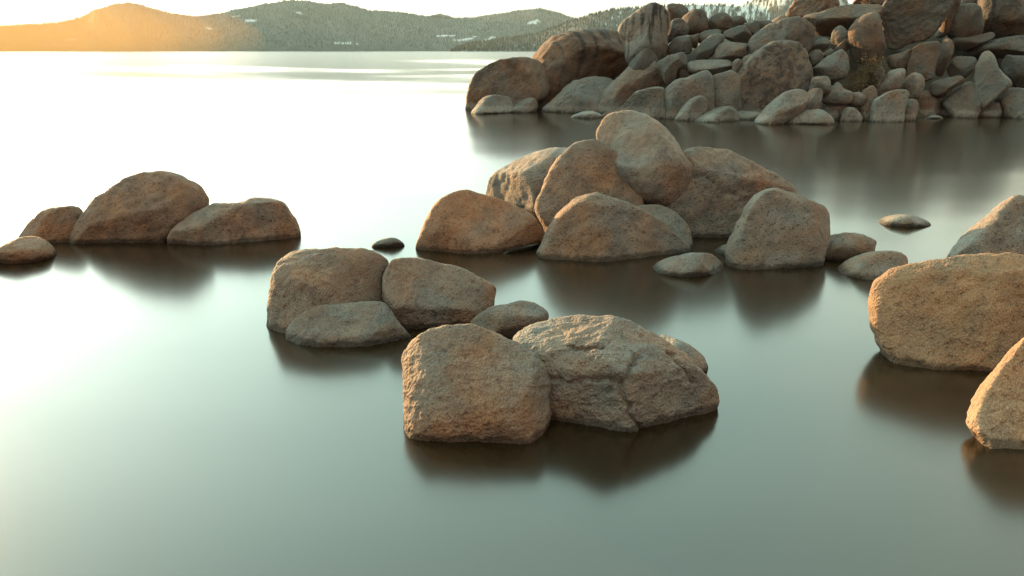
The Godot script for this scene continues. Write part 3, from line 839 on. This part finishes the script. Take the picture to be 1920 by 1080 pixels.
	pile_rock("long beam like boulder bridging across the upper pile", 72, [1507, 33, 1522, 26, 1539, 23, 1560, 14, 1588, 8, 1625, 8, 1652, 10, 1655, 28, 1625, 55, 1592, 66, 1558, 68, 1528, 66, 1512, 52], {"brown": 0.55, "tone": 0.6, "facets": [[0.0, 0.7, 0.6], [0.0, -0.6, 0.7]]})
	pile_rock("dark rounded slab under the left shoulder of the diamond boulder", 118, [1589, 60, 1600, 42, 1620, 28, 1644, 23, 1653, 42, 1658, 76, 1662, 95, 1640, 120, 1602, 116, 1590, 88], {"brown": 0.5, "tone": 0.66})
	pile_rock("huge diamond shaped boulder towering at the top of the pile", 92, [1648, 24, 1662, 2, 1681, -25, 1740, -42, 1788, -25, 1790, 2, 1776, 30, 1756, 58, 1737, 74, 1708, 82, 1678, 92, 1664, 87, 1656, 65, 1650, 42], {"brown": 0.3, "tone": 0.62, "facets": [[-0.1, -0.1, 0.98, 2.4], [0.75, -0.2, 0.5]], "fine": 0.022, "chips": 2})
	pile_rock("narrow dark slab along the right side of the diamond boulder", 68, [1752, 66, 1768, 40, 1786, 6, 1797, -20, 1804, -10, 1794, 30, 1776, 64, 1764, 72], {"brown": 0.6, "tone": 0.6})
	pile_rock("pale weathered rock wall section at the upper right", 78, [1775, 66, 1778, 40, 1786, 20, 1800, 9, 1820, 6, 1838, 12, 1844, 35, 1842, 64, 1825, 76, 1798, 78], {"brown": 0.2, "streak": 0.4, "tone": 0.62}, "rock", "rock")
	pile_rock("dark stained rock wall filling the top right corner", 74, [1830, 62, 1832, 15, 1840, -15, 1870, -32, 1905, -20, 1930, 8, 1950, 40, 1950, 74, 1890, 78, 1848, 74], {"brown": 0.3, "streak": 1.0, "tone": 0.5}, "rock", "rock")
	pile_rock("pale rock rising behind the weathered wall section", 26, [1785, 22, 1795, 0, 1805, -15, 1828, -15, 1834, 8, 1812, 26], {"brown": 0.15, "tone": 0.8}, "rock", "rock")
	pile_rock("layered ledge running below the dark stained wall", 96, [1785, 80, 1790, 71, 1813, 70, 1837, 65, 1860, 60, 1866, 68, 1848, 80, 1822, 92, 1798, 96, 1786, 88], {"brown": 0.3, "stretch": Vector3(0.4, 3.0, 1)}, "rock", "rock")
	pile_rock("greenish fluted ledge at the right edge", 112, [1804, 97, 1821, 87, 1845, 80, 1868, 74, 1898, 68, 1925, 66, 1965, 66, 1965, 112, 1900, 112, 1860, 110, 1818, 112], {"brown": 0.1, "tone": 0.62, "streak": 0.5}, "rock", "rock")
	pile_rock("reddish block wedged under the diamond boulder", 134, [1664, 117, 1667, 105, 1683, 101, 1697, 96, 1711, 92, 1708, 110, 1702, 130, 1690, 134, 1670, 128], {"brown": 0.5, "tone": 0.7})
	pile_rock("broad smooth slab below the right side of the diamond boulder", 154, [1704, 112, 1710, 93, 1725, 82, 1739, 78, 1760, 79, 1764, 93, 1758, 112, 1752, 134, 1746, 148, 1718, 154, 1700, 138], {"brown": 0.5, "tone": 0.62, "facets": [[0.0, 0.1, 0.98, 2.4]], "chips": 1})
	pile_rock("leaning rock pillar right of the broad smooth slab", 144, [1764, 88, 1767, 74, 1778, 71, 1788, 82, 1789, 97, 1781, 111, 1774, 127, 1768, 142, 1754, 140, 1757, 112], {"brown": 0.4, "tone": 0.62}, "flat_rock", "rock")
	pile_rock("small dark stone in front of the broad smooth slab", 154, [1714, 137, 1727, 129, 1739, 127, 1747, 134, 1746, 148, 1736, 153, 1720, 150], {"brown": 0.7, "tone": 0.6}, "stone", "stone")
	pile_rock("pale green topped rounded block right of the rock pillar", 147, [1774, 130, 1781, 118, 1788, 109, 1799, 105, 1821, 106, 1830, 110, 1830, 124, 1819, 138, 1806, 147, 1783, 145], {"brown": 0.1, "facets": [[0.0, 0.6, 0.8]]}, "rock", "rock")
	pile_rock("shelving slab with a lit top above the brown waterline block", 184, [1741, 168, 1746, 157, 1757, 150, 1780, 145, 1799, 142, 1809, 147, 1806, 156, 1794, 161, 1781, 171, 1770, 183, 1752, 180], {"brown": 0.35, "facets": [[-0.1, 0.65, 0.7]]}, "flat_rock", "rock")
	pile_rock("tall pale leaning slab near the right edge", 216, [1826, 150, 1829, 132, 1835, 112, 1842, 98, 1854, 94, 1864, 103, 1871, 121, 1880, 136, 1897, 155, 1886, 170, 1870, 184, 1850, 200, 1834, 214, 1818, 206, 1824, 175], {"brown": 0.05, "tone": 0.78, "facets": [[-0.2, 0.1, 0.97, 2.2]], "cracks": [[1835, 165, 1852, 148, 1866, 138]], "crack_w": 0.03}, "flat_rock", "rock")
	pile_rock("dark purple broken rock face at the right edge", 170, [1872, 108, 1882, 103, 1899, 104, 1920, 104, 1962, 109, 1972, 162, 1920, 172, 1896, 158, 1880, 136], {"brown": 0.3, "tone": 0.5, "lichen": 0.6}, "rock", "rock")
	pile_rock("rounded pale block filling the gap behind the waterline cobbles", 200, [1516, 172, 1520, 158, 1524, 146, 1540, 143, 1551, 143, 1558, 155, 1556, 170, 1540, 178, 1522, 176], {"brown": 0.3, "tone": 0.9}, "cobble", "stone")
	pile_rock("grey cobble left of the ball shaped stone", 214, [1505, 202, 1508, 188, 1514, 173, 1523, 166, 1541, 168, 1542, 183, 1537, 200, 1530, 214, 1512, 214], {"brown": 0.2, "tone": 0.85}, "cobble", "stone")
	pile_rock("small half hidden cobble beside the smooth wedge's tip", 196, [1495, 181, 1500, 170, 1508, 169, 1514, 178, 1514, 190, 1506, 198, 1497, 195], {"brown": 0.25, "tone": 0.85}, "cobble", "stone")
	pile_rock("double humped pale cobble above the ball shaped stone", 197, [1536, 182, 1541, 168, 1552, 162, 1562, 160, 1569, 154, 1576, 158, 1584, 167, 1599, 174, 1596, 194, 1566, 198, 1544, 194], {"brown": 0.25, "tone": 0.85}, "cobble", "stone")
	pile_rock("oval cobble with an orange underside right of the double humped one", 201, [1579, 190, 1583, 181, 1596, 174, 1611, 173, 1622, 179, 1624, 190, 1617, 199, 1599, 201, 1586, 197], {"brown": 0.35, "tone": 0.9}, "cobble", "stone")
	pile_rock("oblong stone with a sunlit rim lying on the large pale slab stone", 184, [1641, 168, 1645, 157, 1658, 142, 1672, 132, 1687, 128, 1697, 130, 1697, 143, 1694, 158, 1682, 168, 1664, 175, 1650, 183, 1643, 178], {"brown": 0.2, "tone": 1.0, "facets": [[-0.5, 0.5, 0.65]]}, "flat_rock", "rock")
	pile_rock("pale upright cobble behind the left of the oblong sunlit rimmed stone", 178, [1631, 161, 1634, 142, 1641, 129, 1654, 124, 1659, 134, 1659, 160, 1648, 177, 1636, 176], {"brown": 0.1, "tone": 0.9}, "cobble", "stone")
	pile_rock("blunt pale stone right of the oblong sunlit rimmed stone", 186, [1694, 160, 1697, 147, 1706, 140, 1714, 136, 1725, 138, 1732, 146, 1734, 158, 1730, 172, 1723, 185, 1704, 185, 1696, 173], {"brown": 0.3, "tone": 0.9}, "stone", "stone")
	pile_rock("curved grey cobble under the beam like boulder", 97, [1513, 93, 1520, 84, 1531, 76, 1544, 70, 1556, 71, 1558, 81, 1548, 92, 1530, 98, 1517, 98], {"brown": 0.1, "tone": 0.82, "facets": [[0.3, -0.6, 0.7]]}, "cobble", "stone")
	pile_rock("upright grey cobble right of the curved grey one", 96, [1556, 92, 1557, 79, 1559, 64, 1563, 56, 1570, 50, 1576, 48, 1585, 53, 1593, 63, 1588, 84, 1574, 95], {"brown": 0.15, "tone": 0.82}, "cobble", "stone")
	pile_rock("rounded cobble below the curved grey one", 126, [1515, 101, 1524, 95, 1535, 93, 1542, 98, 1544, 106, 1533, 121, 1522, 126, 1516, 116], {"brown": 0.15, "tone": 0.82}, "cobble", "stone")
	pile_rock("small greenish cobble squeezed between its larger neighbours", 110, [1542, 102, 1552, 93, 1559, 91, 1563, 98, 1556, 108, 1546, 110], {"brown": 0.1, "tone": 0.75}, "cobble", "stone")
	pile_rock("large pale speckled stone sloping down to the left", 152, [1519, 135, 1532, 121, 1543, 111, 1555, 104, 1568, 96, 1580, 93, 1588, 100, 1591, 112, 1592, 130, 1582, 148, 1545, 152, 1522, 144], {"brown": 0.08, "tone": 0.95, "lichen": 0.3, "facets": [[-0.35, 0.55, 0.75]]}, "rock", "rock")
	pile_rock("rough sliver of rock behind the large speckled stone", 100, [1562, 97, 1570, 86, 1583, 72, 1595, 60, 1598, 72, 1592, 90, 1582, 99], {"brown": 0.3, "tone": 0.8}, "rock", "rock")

func small_things() -> void:
	var stem := StandardMaterial3D.new()
	stem.albedo_color = Color(0.06, 0.04, 0.025).linear_to_srgb()
	stem.roughness = 0.9
	var leaf := StandardMaterial3D.new()
	leaf.albedo_color = Color(0.05, 0.030, 0.008).linear_to_srgb()
	leaf.roughness = 0.8
	leaf.backlight_enabled = true
	leaf.backlight = Color(0.2, 0.13, 0.03)
	bush(Vector2(1628, 172), 1.7, 2.1, 3000, 5, "tall dark ochre bush in the hollow under the slab left of the diamond boulder", stem, leaf)
	bush(Vector2(1598, 178), 1.3, 1.2, 1800, 6, "low dark ochre bush above the pale double humped cobble", stem, leaf)
	bush(Vector2(1556, 150), 0.9, 0.4, 400, 7, "tuft of dry brown growth at the lower edge of the speckled pale stone", stem, leaf)
	var cy := CylinderMesh.new()
	cy.top_radius = 0.022
	cy.bottom_radius = 0.03
	cy.height = 3.0
	cy.radial_segments = 10
	var o := put("pole", cy, stem)
	o.position = bank_at(Vector2(1245, 40)) + Vector3(0, 0.9, 0)
	tag(o, "thin dark pole standing up from behind the tall streaked boulder", "pole")

func bush(at: Vector2, wide: float, high: float, count: int, sd: int, label: String, stem: Material, leaf: Material) -> void:
	var rng := RandomNumberGenerator.new()
	rng.seed = sd
	var o := Node3D.new()
	o.name = numbered("bush")
	add_child(o, true)
	o.position = bank_at(at) - Vector3(0, 0.25, 0)
	tag(o, label, "bush", "dry bushes among the boulders")
	var wood := SurfaceTool.new()
	wood.begin(Mesh.PRIMITIVE_TRIANGLES)
	var green := SurfaceTool.new()
	green.begin(Mesh.PRIMITIVE_TRIANGLES)
	var tips: Array[Vector3] = []
	for k in 18:
		var a := rng.randf() * TAU
		var lean := rng.randf_range(0.1, 1.0)
		var tip := Vector3(cos(a) * lean * wide * 0.5, high * rng.randf_range(0.55, 1.0) * (1.0 - 0.35 * lean), sin(a) * lean * wide * 0.5)
		tips.append(tip)
		var side := tip.cross(Vector3(0.3, 0.2, 1)).normalized() * 0.014
		var other := tip.cross(side).normalized() * 0.014
		for q in 3:
			var u := side.rotated(tip.normalized(), TAU * q / 3.0)
			var v := side.rotated(tip.normalized(), TAU * (q + 1) / 3.0)
			for p in [u, v, tip, ]: wood.add_vertex(p)
	for k in count:
		var t := tips[rng.randi() % tips.size()]
		var p := t * rng.randf_range(0.35, 1.05) + Vector3(rng.randfn(), rng.randfn(), rng.randfn()) * 0.09 * wide
		var d := Vector3(rng.randfn(), rng.randfn() + 0.5, rng.randfn()).normalized() * rng.randf_range(0.05, 0.10)
		var w := d.cross(Vector3(rng.randfn(), rng.randfn(), rng.randfn())).normalized() * 0.025
		for q in [p, p + d * 0.5 + w, p + d, p, p + d, p + d * 0.5 - w]: green.add_vertex(q)
	wood.generate_normals()
	green.generate_normals()
	put("stem", wood.commit(), stem, o)
	put("foliage", green.commit(), leaf, o)
